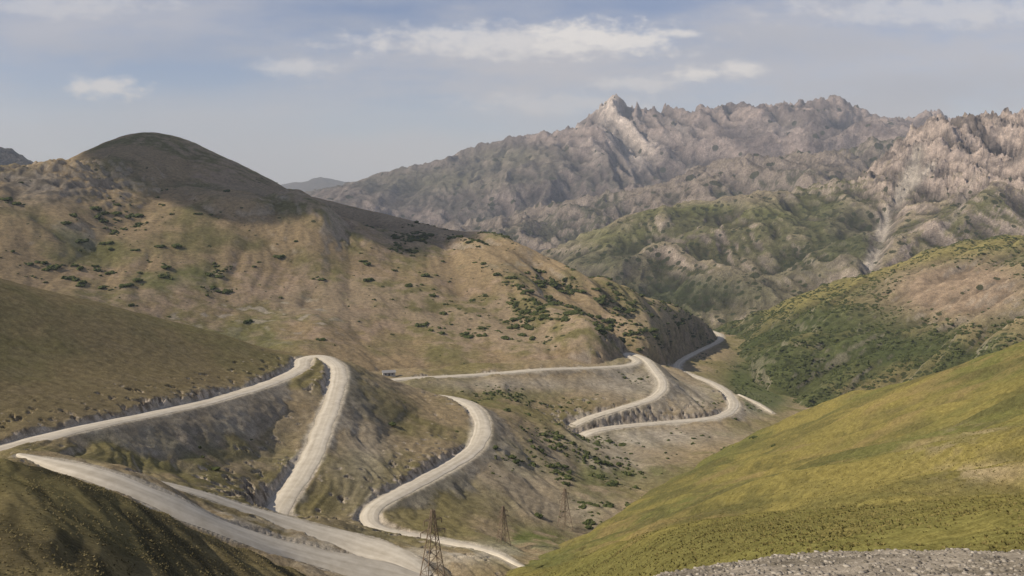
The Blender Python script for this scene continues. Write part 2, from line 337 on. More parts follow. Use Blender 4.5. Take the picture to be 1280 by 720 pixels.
m = ID == 0
COL[m] = mix(c(.29, .25, .20), c(.18, .155, .12), sstep(-.4, .5, n4))[m]
m = ID == 1
t = mix(c(.20, .16, .078), c(.13, .105, .054), sstep(-.3, .5, n15 + .4 * n80)); t = mix(t, c(.15, .135, .052), sstep(-.2, .4, n80) * .45)
st = fbm(X * .8 + Y * .6, (-X * .6 + Y * .8) * .12, 6, 3, 281)
t = mix(t, c(.06, .052, .03), sstep(.0, .45, st) * .8)
COL[m] = t[m]
for k in (2, 3):
    m = ID == k
    t = mix(c(.215, .178, .058), c(.135, .132, .045), sstep(-.45, .5, n15 * .6 + n80)); t = mix(t, c(.25, .178, .08), sstep(-.15, .45, n300 + .6 * n15) * .6)
    t = mix(t, c(.085, .08, .034), sstep(-.05, .55, gul + .3 * n4) * .6)
    t = mix(t, c(.105, .10, .04), sstep(.05, .5, fbm(X + Y * .6, Y * .4, 45, 4, 291)) * .55)
    t = mix(t, c(.33, .26, .155), (blob(1230, 590, 60, 12) * .8 + blob(1180, 560, 50, 10) * .5 + blob(1220, 538, 40, 8) * .5) * sstep(-.4, .3, n4 + n15))
    t = mix(t, c(.12, .13, .045), blob(690, 700, 70, 20) * .6)
    if k == 2: t = mix(t, c(.20, .168, .05), np.full(Z.shape, .35))
    COL[m] = t[m]
# valley spurs
t = mix(brown, olive, sstep(-.3, .4, n80 + .3 * n15)); t = mix(t, tan, sstep(.0, .7, n300 - .4 * n15) * .5)
t = mix(t, rock, sstep(.80, .66, NZ + .06 * n15) * .7)
ch = chill(X, Y)
hillc = mix(c(.215, .168, .085), c(.175, .148, .067), sstep(-.3, .4, n80 + .3 * n15)); hillc = mix(hillc, c(.24, .185, .11), sstep(.1, .5, n15 + .5 * n300) * .25)
sc = np.clip(blob(820, 545, 100, 13) + blob(800, 478, 50, 22) + blob(640, 590, 60, 45) * .6 + blob(455, 570, 35, 70) * .6 + blob(650, 480, 130, 10) * .8 + blob(720, 640, 60, 25) * .6 + blob(940, 510, 25, 12) + blob(870, 500, 30, 20) * .9 + blob(770, 575, 60, 25) * .8, 0, 1)
t = mix(t, mix(scree, scree * .66, sstep(-.4, .5, gul)), sc * .85)
t = mix(t, hillc, ch)
t = mix(t, green, np.clip(blob(270, 560, 90, 30) * .5 + blob(740, 605, 30, 35) * .6 + blob(665, 675, 50, 16) * 1.2 + blob(640, 497, 60, 10) * .6 + blob(800, 590, 60, 10) * .6, 0, 1) * sstep(-.5, .2, n15))
t = mix(t, dkgreen * 1.5, np.clip(blob(935, 475, 30, 30) * 1.3 + blob(965, 500, 30, 14), 0, 1) * (NEARR > 5) * .8)
t = mix(t, c(.21, .17, .10), np.clip(blob(430, 652, 50, 12), 0, 1))
t = mix(t, mix(scree, scree * .64, sstep(-.4, .5, gul)), FILL * .6)
n3 = fbm(X, Y, 3.0, 3, 271)
t = mix(t, mix(rock * 1.2, c(.17, .135, .095), sstep(-.25, .4, n3)), sstep(0, .6, CUT))
near = sstep(0, 1, 1 - NEARR / np.maximum(.8, 2.4 + 3 * n15)); t = mix(t, pale, near * .75)
t = mix(t, c(.17, .14, .07), pline([(235, 618), (300, 645), (360, 668)], 4) * (NEARR > .6) * .8)
t = mix(t, pale * .97, np.clip(blob(480, 702, 80, 15) + blob(590, 690, 70, 12) * .8 + blob(410, 692, 70, 18) * .9 + .8 * pline([(60, 576), (120, 590), (180, 608)], 8) + .5 * pline([(180, 608), (260, 640), (340, 668), (400, 690)], 15) * sstep(-.1, .4, n15 + n4), 0, 1) * .9 * sstep(-.5, .1, n15) * (D < 300))
m = ID == 4; COL[m] = t[m]
# big hill
t = mix(c(.28, .208, .12), c(.18, .155, .07), sstep(-.3, .35, n80 * .8 + .8 * n300)); t = mix(t, c(.36, .265, .19), sstep(.1, .55, n300 - .5 * n15 + .1) * .6)
t = mix(t, c(.13, .115, .052), sstep(.1, .5, n15 * .4 + n80 * .6 - .3 * n300) * .45)
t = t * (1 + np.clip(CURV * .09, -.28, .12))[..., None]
t = mix(t, rock, sstep(.84, .74, NZ + .07 * n15) * .5 * (U < 740)); t = mix(t, rock * .95, sstep(.15, .45, n15 - .18 + .5 * n80) * np.clip(blob(250, 390, 110, 22) + blob(380, 400, 60, 30) + blob(650, 320, 60, 25) * .6, 0, 1) * .8)
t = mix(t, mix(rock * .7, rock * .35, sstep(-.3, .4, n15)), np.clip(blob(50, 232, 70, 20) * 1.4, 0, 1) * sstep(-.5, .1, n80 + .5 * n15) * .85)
t = mix(t, green * 1.2, np.clip(blob(60, 300, 90, 25) + blob(200, 345, 90, 18) + blob(330, 420, 80, 20) * .5, 0, 1) * sstep(-.3, .3, n80) * .6)
t = mix(t, scree, FILL * .25 * (U < 760)); t = mix(t, rock, CUT * .5 * (U < 800))
t = mix(t, mix(c(.34, .265, .165), c(.24, .20, .10), sstep(-.2, .5, n15)), np.clip(blob(835, 405, 60, 40) * 1.4, 0, 1) * .7)  # lighter brown painted on the hill's right tip to offset its shaded face
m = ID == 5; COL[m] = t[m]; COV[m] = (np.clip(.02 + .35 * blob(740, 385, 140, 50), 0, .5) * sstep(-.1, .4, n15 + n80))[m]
# shrubby hill
t = mix(c(.085, .092, .037), c(.18, .15, .07), sstep(-.2, .6, n80)); cap = np.clip(blob(1200, 362, 95, 38) * 1.5, 0, 1) * sstep(-.7, .0, n15 + .5)
t = mix(t, c(.255, .19, .13), cap); t = mix(t, rock * .9, sstep(.80, .68, NZ + .05 * n15) * .5); t = mix(t, c(.22, .185, .07), pline([(960, 390), (1060, 355), (1130, 325), (1270, 300)], 10) * .8)
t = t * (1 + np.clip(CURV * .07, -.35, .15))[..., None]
t = mix(t, dkgreen, np.clip(blob(920, 440, 70, 40) + blob(1130, 440, 90, 28) * .8 + blob(1010, 400, 70, 20) * .5, 0, 1) * .7)
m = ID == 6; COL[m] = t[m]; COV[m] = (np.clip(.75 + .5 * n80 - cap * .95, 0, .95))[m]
# rocky mountain
n60 = fbm(X, Y, 60, 5, 241); ribs = fbm(X * .9 + Y * .3, Y * .25, 60, 5, 246, .6)
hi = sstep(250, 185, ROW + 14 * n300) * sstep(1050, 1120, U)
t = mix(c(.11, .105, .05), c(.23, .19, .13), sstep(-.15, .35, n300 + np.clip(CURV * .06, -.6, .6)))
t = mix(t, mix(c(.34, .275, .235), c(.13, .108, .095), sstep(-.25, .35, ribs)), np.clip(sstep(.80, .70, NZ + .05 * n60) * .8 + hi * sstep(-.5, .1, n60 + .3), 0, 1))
t = mix(t, c(.13, .135, .047), np.clip(blob(760, 295, 60, 16) + blob(880, 262, 80, 9) + blob(1000, 262, 60, 18) * .7, 0, 1) * .75)
t = mix(t, c(.05, .06, .026), np.clip(blob(860, 368, 150, 30) + blob(750, 325, 60, 16) * .8 + blob(1060, 290, 50, 45) * .7 + blob(1000, 330, 60, 20) * .4, 0, 1) * .85)
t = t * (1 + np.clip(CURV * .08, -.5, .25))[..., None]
chm = np.clip((pline(CHUTE, 7) * 1.5 + pline(CHUTE1, 5)) * sstep(-.7, .3, ribs + .6 * n60 + .2), 0, 1)
t = mix(t, c(.43, .38, .325), chm * .9)
t = mix(t, c(.36, .31, .26), np.clip(pline(CHUTE2, 4), 0, 1) * .4)
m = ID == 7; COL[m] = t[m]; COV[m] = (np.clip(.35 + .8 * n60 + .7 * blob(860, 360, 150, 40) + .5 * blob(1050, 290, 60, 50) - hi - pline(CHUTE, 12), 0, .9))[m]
# range
n400 = fbm(X, Y, 500, 6, 251); rb4 = fbm(X + Y * .2, Y * .25, 200, 5, 256, .6)
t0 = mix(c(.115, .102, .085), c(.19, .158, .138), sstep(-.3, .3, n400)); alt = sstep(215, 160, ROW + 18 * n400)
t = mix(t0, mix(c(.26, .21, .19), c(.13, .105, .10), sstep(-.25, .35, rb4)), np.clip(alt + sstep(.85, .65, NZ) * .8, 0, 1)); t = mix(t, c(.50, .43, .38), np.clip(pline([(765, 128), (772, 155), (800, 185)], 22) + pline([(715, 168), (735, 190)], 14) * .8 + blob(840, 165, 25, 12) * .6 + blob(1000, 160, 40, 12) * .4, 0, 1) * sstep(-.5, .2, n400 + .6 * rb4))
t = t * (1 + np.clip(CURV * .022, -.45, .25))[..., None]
t = mix(t, c(.15, .145, .08), np.clip(blob(640, 195, 60, 14) + blob(560, 225, 80, 15), 0, 1) * .6)
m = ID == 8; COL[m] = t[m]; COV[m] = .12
t = mix(c(.095, .09, .058), c(.185, .152, .118), sstep(-.25, .25, n400 + np.clip(CURV * .02, -.4, .4))); t = mix(t, c(.25, .205, .175), sstep(.80, .66, NZ + .1 * n60) * .8)
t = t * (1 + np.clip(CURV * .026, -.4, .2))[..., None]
m = ID == 9; COL[m] = t[m]; COV[m] = .25
m = ID >= 10; COL[m] = c(.13, .12, .11)
COL = np.clip(COL, .01, .9)

# ------------------------------------------------------------------ materials
def nt(mat): mat.use_nodes = True; t = mat.node_tree; t.nodes.clear(); return t
def terrain_mat(name, k, bump, dots, strength=.8, con=.3):
    mat = bpy.data.materials.new(name); t = nt(mat); N = t.nodes.new; Lk = t.links.new
    out = N('ShaderNodeOutputMaterial'); bs = N('ShaderNodeBsdfDiffuse'); bs.inputs['Roughness'].default_value = .6
    at = N('ShaderNodeAttribute'); at.attribute_name = 'tint'
    geo = N('ShaderNodeNewGeometry')
    def noise(sc, det, rough=.6):
        n_ = N('ShaderNodeTexNoise'); n_.inputs['Scale'].default_value = sc; n_.inputs['Detail'].default_value = det; n_.inputs['Roughness'].default_value = rough
        Lk(geo.outputs['Position'], n_.inputs['Vector']); return n_
    def rng(src, a, b, c_, d_):
        r = N('ShaderNodeMapRange'); r.inputs[1].default_value = a; r.inputs[2].default_value = b; r.inputs[3].default_value = c_; r.inputs[4].default_value = d_
        Lk(src, r.inputs[0]); return r.outputs[0]
    def math_(op, a, b):
        m_ = N('ShaderNodeMath'); m_.operation = op
        for i, v in enumerate((a, b)):
            if hasattr(v, 'links'): Lk(v, m_.inputs[i])
            else: m_.inputs[i].default_value = v
        return m_.outputs[0]
    a = noise(.22 * k, 5, .65); b = noise(1.6 * k, 3, .7)
    f = math_('MULTIPLY', rng(a.outputs['Fac'], .3, .7, 1 - con, 1 + con), rng(b.outputs['Fac'], .3, .7, .95 - con, 1.05 + con))
    vm = N('ShaderNodeVectorMath'); vm.operation = 'SCALE'; Lk(at.outputs['Color'], vm.inputs[0]); Lk(f, vm.inputs['Scale'])
    colr = vm.outputs[0]
    if dots:
        cv = N('ShaderNodeAttribute'); cv.attribute_name = 'cover'
        vo = N('ShaderNodeTexVoronoi'); vo.inputs['Scale'].default_value = dots; Lk(geo.outputs['Position'], vo.inputs['Vector'])
        sp = N('ShaderNodeSeparateColor'); Lk(vo.outputs['Color'], sp.inputs[0])
        rad = rng(sp.outputs[1], 0, 1, .2, .5)
        d1 = math_('LESS_THAN', vo.outputs['Distance'], rad); d2_ = math_('LESS_THAN', sp.outputs[0], cv.outputs['Fac'])
        mk = math_('MULTIPLY', d1, d2_); mk = math_('MULTIPLY', mk, .85)
        mx = N('ShaderNodeMix'); mx.data_type = 'RGBA'; mx.inputs[7].default_value = (.035, .043, .018, 1); Lk(mk, mx.inputs[0]); Lk(colr, mx.inputs[6]); colr = mx.outputs[2]
    Lk(colr, bs.inputs['Color'])
    bp = N('ShaderNodeBump'); bp.inputs['Strength'].default_value = strength; bp.inputs['Distance'].default_value = bump
    ad = math_('ADD', a.outputs['Fac'], math_('MULTIPLY', b.outputs['Fac'], .35)); Lk(ad, bp.inputs['Height']); Lk(bp.outputs[0], bs.inputs['Normal'])
    Lk(bs.outputs[0], out.inputs[0]); return mat
m_near = terrain_mat('ground_near', 8.0, .10, 0, .8, .36)
m_grass = terrain_mat('ground_grass', 4.0, .17, 0, .9, .36)
m_mid = terrain_mat('ground_soil', 1.5, .4, 0, .9, .34)
m_big = terrain_mat('hill_soil', 1.4, .4, .2, .9, .34)
m_hill = terrain_mat('hill_scrub', .6, 1.6, .13, .9, .38)
m_mtn = terrain_mat('mountain_rock', .25, 9, .06, 1, .42)
m_far = terrain_mat('range_rock', .10, 26, .02, 1, .42)

# ------------------------------------------------------------------ terrain objects
idq = ID[:-1, :-1].copy()
ii, jj = np.meshgrid(np.arange(NR - 1), np.arange(NC - 1), indexing='ij')
flatP = Pg.reshape(-1, 3); flatC = COL.reshape(-1, 3); flatV = COV.reshape(-1)
def mesh_from(name, sel, mat, label=None):
    a = (ii[sel] * NC + jj[sel]); quads = np.stack([a, a + 1, a + NC + 1, a + NC], -1)
    uq, inv = np.unique(quads.reshape(-1), return_inverse=True)
    me = bpy.data.meshes.new(name); nv = len(uq); nf = len(quads)
    me.vertices.add(nv); me.vertices.foreach_set('co', flatP[uq].astype(np.float32).ravel())
    me.loops.add(nf * 4); me.loops.foreach_set('vertex_index', inv.astype(np.int32).ravel())
    me.polygons.add(nf); me.polygons.foreach_set('loop_start', np.arange(0, nf * 4, 4, dtype=np.int32)); 
    me.polygons.foreach_set('use_smooth', np.ones(nf, bool))
    me.update(calc_edges=True)
    at = me.attributes.new('tint', 'FLOAT_COLOR', 'POINT')
    at.data.foreach_set('color', np.concatenate([flatC[uq], np.ones((nv, 1))], 1).astype(np.float32).ravel())
    a2 = me.attributes.new('cover', 'FLOAT', 'POINT'); a2.data.foreach_set('value', flatV[uq].astype(np.float32))
    me.materials.append(mat)
    ob = bpy.data.objects.new(name, me); scene.collection.objects.link(ob); ob['kind'] = 'structure'
    if label: ob['label'] = label; ob['category'] = name.split('_')[-1]
    return ob
mesh_from('gravel_shoulder', idq == 0, m_near, 'grey gravel shoulder at the edge of the pass')
mesh_from('dark_hillside', idq == 1, m_near, 'shaded furrowed grassy slope above the dirt road')
mesh_from('grassy_hillside', (idq == 2) | (idq == 3), m_grass, 'olive-yellow grassy slope falling into the valley')
mesh_from('valley_terrain', idq == 4, m_mid, 'dry brown valley spurs cut by switchback roads')
mesh_from('brown_hill', idq == 5, m_big, 'rounded dry grass hill with scattered shrubs')
mesh_from('shrubby_hill', idq == 6, m_hill, 'hill with brown cap and dark green shrubs')
mesh_from('rocky_mountain', idq == 7, m_mtn, 'craggy mountain with pale scree gullies and green slopes')
mesh_from('mountain_range', idq == 8, m_far, 'hazy jagged grey rocky mountain range')
mesh_from('mountain_ridge', idq == 9, m_far, 'hazy brown ridge below the jagged mountain range')
mesh_from('hazy_hills', idq >= 10, m_far, 'low blue hazy hills at the horizon')

# ------------------------------------------------------------------ road ribbons
rm = bpy.data.materials.new('road_dust'); t = nt(rm); N = t.nodes.new; Lk = t.links.new
out = N('ShaderNodeOutputMaterial'); bs = N('ShaderNodeBsdfDiffuse')
geo = N('ShaderNodeNewGeometry'); uv = N('ShaderNodeUVMap'); uv.uv_map = 'UVMap'
n1 = N('ShaderNodeTexNoise'); n1.inputs['Scale'].default_value = .3; n1.inputs['Detail'].default_value = 9; n1.inputs['Roughness'].default_value = .65; Lk(geo.outputs['Position'], n1.inputs['Vector'])
mp = N('ShaderNodeMapping'); mp.inputs['Scale'].default_value = (2.6, .01, 1); Lk(uv.outputs[0], mp.inputs[0])
n2 = N('ShaderNodeTexNoise'); n2.inputs['Scale'].default_value = 1; n2.inputs['Detail'].default_value = 1; Lk(mp.outputs[0], n2.inputs['Vector'])
ad = N('ShaderNodeMath'); ad.operation = 'ADD'; Lk(n1.outputs['Fac'], ad.inputs[0]); Lk(n2.outputs['Fac'], ad.inputs[1])
cr = N('ShaderNodeValToRGB'); cr.color_ramp.elements[0].position = .36; cr.color_ramp.elements[0].color = (.45, .39, .30, 1); cr.color_ramp.elements[1].position = .62; cr.color_ramp.elements[1].color = (.65, .58, .47, 1)
mu = N('ShaderNodeMath'); mu.operation = 'MULTIPLY'; mu.inputs[1].default_value = .5; Lk(ad.outputs[0], mu.inputs[0]); Lk(mu.outputs[0], cr.inputs[0])
Lk(cr.outputs[0], bs.inputs['Color']); Lk(bs.outputs[0], out.inputs[0])
offs = np.array([-1, -.6, -.2, .2, .6, 1])
for ri, r in enumerate(ROADS):
    S = r['S'][::3]; W = r['W'][::3]; tg = np.gradient(S[:, :2], axis=0); tg /= np.linalg.norm(tg, axis=1, keepdims=True) + 1e-9
    nr = np.stack([tg[:, 1], -tg[:, 0]], -1)
    verts = []; faces = []
    rgh = .4 if ri in (1, 2) else .22
    wl = W * np.minimum(1.04, .9 + rgh * fbm(S[:, 0], S[:, 1], 16, 2, 301 + ri, .4)); wr = W * np.minimum(1.04, .9 + rgh * fbm(S[:, 0], S[:, 1], 16, 2, 321 + ri, .4))
    for i in range(len(S)):
        for o in offs:
            w = (wl if o < 0 else wr)[i] * o
            drop = -.42 if abs(o) == 1 else (.0 if abs(o) > .3 else .03)
            verts.append((S[i, 0] + nr[i, 0] * w, S[i, 1] + nr[i, 1] * w, S[i, 2] + drop + ri * .012))
    for i in range(len(S) - 1):
        for k in range(5):
            a = i * 6 + k; faces.append((a, a + 1, a + 7, a + 6))
    me = bpy.data.meshes.new('road'); me.from_pydata(verts, [], faces)
    ul = me.uv_layers.new(name='UVMap')
    arr = np.zeros((len(me.loops), 2), np.float32); vi = np.zeros(len(me.loops), np.int32); me.loops.foreach_get('vertex_index', vi)
    arr[:, 0] = offs[vi % 6] ; arr[:, 1] = (vi // 6) * 1.5; ul.data.foreach_set('uv', arr.ravel())
    for p in me.polygons: p.use_smooth = True
    me.materials.append(rm); ob = bpy.data.objects.new('road', me); scene.collection.objects.link(ob); ob['kind'] = 'structure'
    ob['label'] = 'pale dusty gravel road winding along the slope'; ob['category'] = 'road'

def hz(x, y):
    i = np.interp(y, ds, np.arange(NR)); j = ((640 + F * x / y) - U0) / 2
    i0 = min(NR - 2, int(i)); j0 = min(NC - 2, max(0, int(j))); a = i - i0; b = j - j0
    return (Z[i0, j0] * (1 - a) + Z[i0 + 1, j0] * a) * (1 - b) + (Z[i0, j0 + 1] * (1 - a) + Z[i0 + 1, j0 + 1] * a) * b

# ------------------------------------------------------------------ shrubs
import bmesh
def ico(sub):
    bm = bmesh.new(); bmesh.ops.create_icosphere(bm, subdivisions=sub, radius=1)
    v = np.array([x.co[:] for x in bm.verts]); f = np.array([[q.index for q in x.verts] for x in bm.faces]); bm.free(); return v, f
I1, F1 = ico(1); I2, F2 = ico(2)
def clump(V, Fc, lobes, rg):
    vs = []; fs = []; o = 0
    for k in range(lobes):
        a = rg.random() * 6.28; rr = rg.random() ** .5 * .75 if k else 0
        s = .28 + .3 * rg.random() if lobes > 2 else .7
        v = V * (1 + (rg.random((len(V), 1)) - .5) * .6) * np.array([s, s, s * .85]) + np.array([math.cos(a) * rr, math.sin(a) * rr, s * .4])
        vs.append(v); fs.append(Fc + o); o += len(V)
    return np.vstack(vs), np.vstack(fs)
sm = bpy.data.materials.new('shrub_leaves'); t = nt(sm); N = t.nodes.new; Lk = t.links.new
out = N('ShaderNodeOutputMaterial'); bs = N('ShaderNodeBsdfDiffuse')
geo = N('ShaderNodeNewGeometry'); n1 = N('ShaderNodeTexNoise'); n1.inputs['Scale'].default_value = .7; n1.inputs['Detail'].default_value = 4; Lk(geo.outputs['Position'], n1.inputs['Vector'])
cr = N('ShaderNodeValToRGB'); cr.color_ramp.elements[0].position = .35; cr.color_ramp.elements[0].color = (.03, .04, .015, 1); cr.color_ramp.elements[1].position = .7; cr.color_ramp.elements[1].color = (.11, .12, .045, 1)
Lk(n1.outputs['Fac'], cr.inputs[0]); Lk(cr.outputs[0], bs.inputs['Color']); Lk(bs.outputs[0], out.inputs[0])

area = D ** 2 * np.gradient(np.log(ds))[:, None]
dens = np.zeros((NR, NC))
de = 0
for (u, v, a, b, s_) in [(12, 240, 8, 16, 1.0), (125, 275, 25, 16, .9), (172, 275, 10, 9, 1.6), (65, 330, 60, 16, .6), (225, 350, 50, 14, .7), (450, 288, 12, 4, .6), (525, 300, 30, 14, 1.0), (620, 298, 40, 10, .5), (75, 322, 22, 8, .9), (140, 368, 20, 6, .8), (275, 355, 20, 8, .7), (110, 262, 12, 12, .8),
                      (690, 360, 60, 22, .9), (770, 395, 60, 25, 1.0), (700, 400, 70, 20, .6), (840, 410, 45, 18, .9), (440, 370, 160, 40, .07), (200, 300, 150, 50, .05), (600, 390, 80, 30, .15)]:
    de = de + s_ * blob(u, v, a, b)
n30 = fbm(X, Y, 32, 3, 401)
dens = np.where(ID == 5, de * sstep(-.1, .35, n30), dens)
dm = 0
for (u, v, a, b, s_) in [(735, 600, 50, 40, 1.4), (690, 560, 40, 20, .8), (620, 495, 60, 10, 1), (700, 500, 60, 12, .7), (640, 580, 20, 20, .4), (790, 480, 20, 12, .4), (870, 510, 30, 8, .4), (940, 480, 28, 25, 1.2), (830, 560, 40, 15, .4), (500, 570, 80, 40, .04), (270, 560, 90, 30, .05), (860, 430, 30, 20, .5), (700, 540, 60, 20, .4)]:
    dm = dm + s_ * blob(u, v, a, b)
dens = np.where(ID == 4, dm * sstep(-.1, .35, n30) * (NEARR > 3), dens)
capd = np.clip(blob(1200, 362, 90, 35) * 1.6, 0, 1)
dens = np.where(ID == 6, .9 * (1 - capd) * sstep(-.3, .3, n30) * (.6 + .7 * blob(930, 440, 70, 40) + .6 * blob(1120, 440, 90, 30)), dens)
dens = np.where(ID == 3, .5 * blob(880, 560, 50, 12) * sstep(-.1, .3, n30), dens)
dens = dens * VIS * (U > -40) * (U < 1320)
def scatter(w_, NS):
    Wt = (w_ * area).ravel(); Wt = Wt / Wt.sum()
    cs = np.cumsum(Wt); idx = np.minimum(np.searchsorted(cs, RNG.random(NS) * cs[-1]), NR * NC - 1)
    si, sj = idx // NC, idx % NC
    sd = ds[si] * (1 + (RNG.random(NS) - .5) * .003); su = us[sj] + (RNG.random(NS) - .5) * 2
    return (su - 640) / F * sd, sd, ID[si, sj]
NS = 7500
sx, sd, idk = scatter(dens, NS); sy = sd
size = np.where(idk == 5, 1.1 + 3.8 * RNG.random(NS) ** 2.6, np.where(idk == 6, 1.3 + 2.2 * RNG.random(NS) ** 2, .8 + 1.7 * RNG.random(NS) ** 2))
order = np.argsort(-(size / sd)); big = order[:290]; rest = order[290:]
gv = []
for k in range(6):
    v, f = clump(I2, F2, 8, RNG); me = bpy.data.meshes.new('shrub'); me.from_pydata(v.tolist(), [], f.tolist()); me.materials.append(sm); gv.append(me)
for n_, k in enumerate(big):
    ob = bpy.data.objects.new('shrub', gv[n_ % 6]); scene.collection.objects.link(ob)
    s_ = size[k]; ob.location = (sx[k], sy[k], hz(sx[k], sy[k]) - .1 * s_); ob.scale = (s_ * (.8 + .6 * random.random()), s_ * (.8 + .5 * random.random()), s_ * (.6 + .35 * random.random())); ob.rotation_euler = (0, 0, random.random() * 6.28)
    ob['label'] = 'dark green juniper shrub on dry grass slope'; ob['category'] = 'shrub'; ob['group'] = 'shrubs scattered over the slopes'
lv = [clump(I1, F1, 3, RNG) for _ in range(8)]
vs = []; fs = []; o = 0
for k in rest:
    v, f = lv[k % 8]; a = RNG.random() * 6.28; ca, sa = math.cos(a), math.sin(a); s_ = size[k]; hh = .6 + .4 * RNG.random()
    w = np.stack([(v[:, 0] * ca - v[:, 1] * sa) * s_ * 1.1, (v[:, 0] * sa + v[:, 1] * ca) * s_, v[:, 2] * s_ * hh], -1) + np.array([sx[k], sy[k], hz(sx[k], sy[k]) - .1 * s_])
    vs.append(w); fs.append(f + o); o += len(v)
def trimesh(name, vs, fs, mat, kind='stuff'):
    v = np.vstack(vs).astype(np.float32); f = np.vstack(fs).astype(np.int32)
    me = bpy.data.meshes.new(name); me.vertices.add(len(v)); me.vertices.foreach_set('co', v.ravel()); me.loops.add(len(f) * 3); me.loops.foreach_set('vertex_index', f.ravel())
    me.polygons.add(len(f)); me.polygons.foreach_set('loop_start', np.arange(0, len(f) * 3, 3, dtype=np.int32)); me.update(calc_edges=True); me.materials.append(mat)
    ob = bpy.data.objects.new(name, me); scene.collection.objects.link(ob); ob['kind'] = kind; return ob
ob = trimesh('shrubland', vs, fs, sm); ob['label'] = 'low dark green shrubs covering valley slopes'; ob['category'] = 'shrubs'

# ------------------------------------------------------------------ grass tufts on the near slopes
def ramp_island(name, cols):
    gm = bpy.data.materials.new(name); t = nt(gm); N = t.nodes.new; Lk = t.links.new
    out = N('ShaderNodeOutputMaterial'); bs = N('ShaderNodeBsdfDiffuse')
    geo = N('ShaderNodeNewGeometry'); cr = N('ShaderNodeValToRGB'); el = cr.color_ramp.elements
    el[0].color = (*cols[0], 1); el[1].color = (*cols[-1], 1)
    for i, q in enumerate(cols[1:-1]): e_ = el.new((i + 1) / (len(cols) - 1)); e_.color = (*q, 1)
    Lk(geo.outputs['Random Per Island'], cr.inputs[0]); Lk(cr.outputs[0], bs.inputs['Color']); Lk(bs.outputs[0], out.inputs[0]); return gm
tm = ramp_island('dry_grass', [(.14, .128, .045), (.19, .162, .055), (.24, .195, .075), (.165, .152, .05)])
tm2 = ramp_island('brown_grass', [(.12, .10, .048), (.18, .148, .072), (.23, .185, .095), (.15, .13, .056)])
def tufts(name, w_, n_, s0, s1, mat, label):
    x, y, _ = scatter(w_, n_); z = np.array([hz(a, b) for a, b in zip(x, y)])
    nb = 5; V = np.zeros((n_, nb * 3, 3)); s_ = s0 + (s1 - s0) * RNG.random(n_) ** 2
    for b in range(nb):
        a = RNG.random(n_) * 6.28; sp_ = (.25 + .5 * RNG.random(n_)) * s_
        dx, dy = np.cos(a), np.sin(a); cx = x + dx * sp_ * .3; cy = y + dy * sp_ * .3
        V[:, b * 3] = np.stack([cx - dy * s_ * .35, cy + dx * s_ * .35, z - .05], -1); V[:, b * 3 + 1] = np.stack([cx + dy * s_ * .35, cy - dx * s_ * .35, z - .05], -1)
        V[:, b * 3 + 2] = np.stack([cx + dx * sp_, cy + dy * sp_, z + s_ * (.2 + .25 * RNG.random(n_))], -1)
    faces = []
    base = np.arange(n_) * (nb * 3)
    for b in range(nb):
        i0 = base + b * 3; faces.append(np.stack([i0, i0 + 1, i0 + 2], -1))
        if b: faces.append(np.stack([base, base + b * 3, base + b * 3 + 1], -1))
    ob = trimesh(name, [V.reshape(-1, 3)], [np.vstack(faces)], mat); ob['label'] = label; ob['category'] = 'grass'; return ob
infr = VIS * (U > -30) * (U < 1310)
tufts('grass_tufts', infr * ((ID == 2) | (ID == 3)) * sstep(340, 60, D) / D * 100 * sstep(-.5, .5, n15 + .3), 22000, .12, .34, tm, 'short yellow-green grass tufts on the slope')
tufts('dry_grass_tufts', infr * (ID == 1) * sstep(-.5, .5, n15 + .3), 10000, .12, .32, tm2, 'short brown grass tufts on the shaded slope')

# ------------------------------------------------------------------ gravel
gm = ramp_island('gravel_stone', [(.16, .14, .11), (.27, .235, .19), (.44, .39, .32)])
vs = []; fs = []; o = 0
for k in range(11000):
    d = 11 + 12 * RNG.random() ** .9; u = 760 + 600 * RNG.random(); x = (u - 640) / F * d
    s_ = .008 + .05 * RNG.random() ** 7; v = I1[:] * (1 + .5 * (RNG.random((len(I1), 1)) - .5)) * np.array([1 + RNG.random() * .6, 1, .6]) * s_
    a = RNG.random() * 6.28; ca, sa = math.cos(a), math.sin(a)
    w = np.stack([v[:, 0] * ca - v[:, 1] * sa, v[:, 0] * sa + v[:, 1] * ca, v[:, 2]], -1) + np.array([x, d, hz(x, d) + s_ * .2]); vs.append(w); fs.append(F1 + o); o += len(v)
ob = trimesh('gravel', vs, fs, gm); ob['label'] = 'loose grey-brown gravel stones on the shoulder'; ob['category'] = 'gravel'

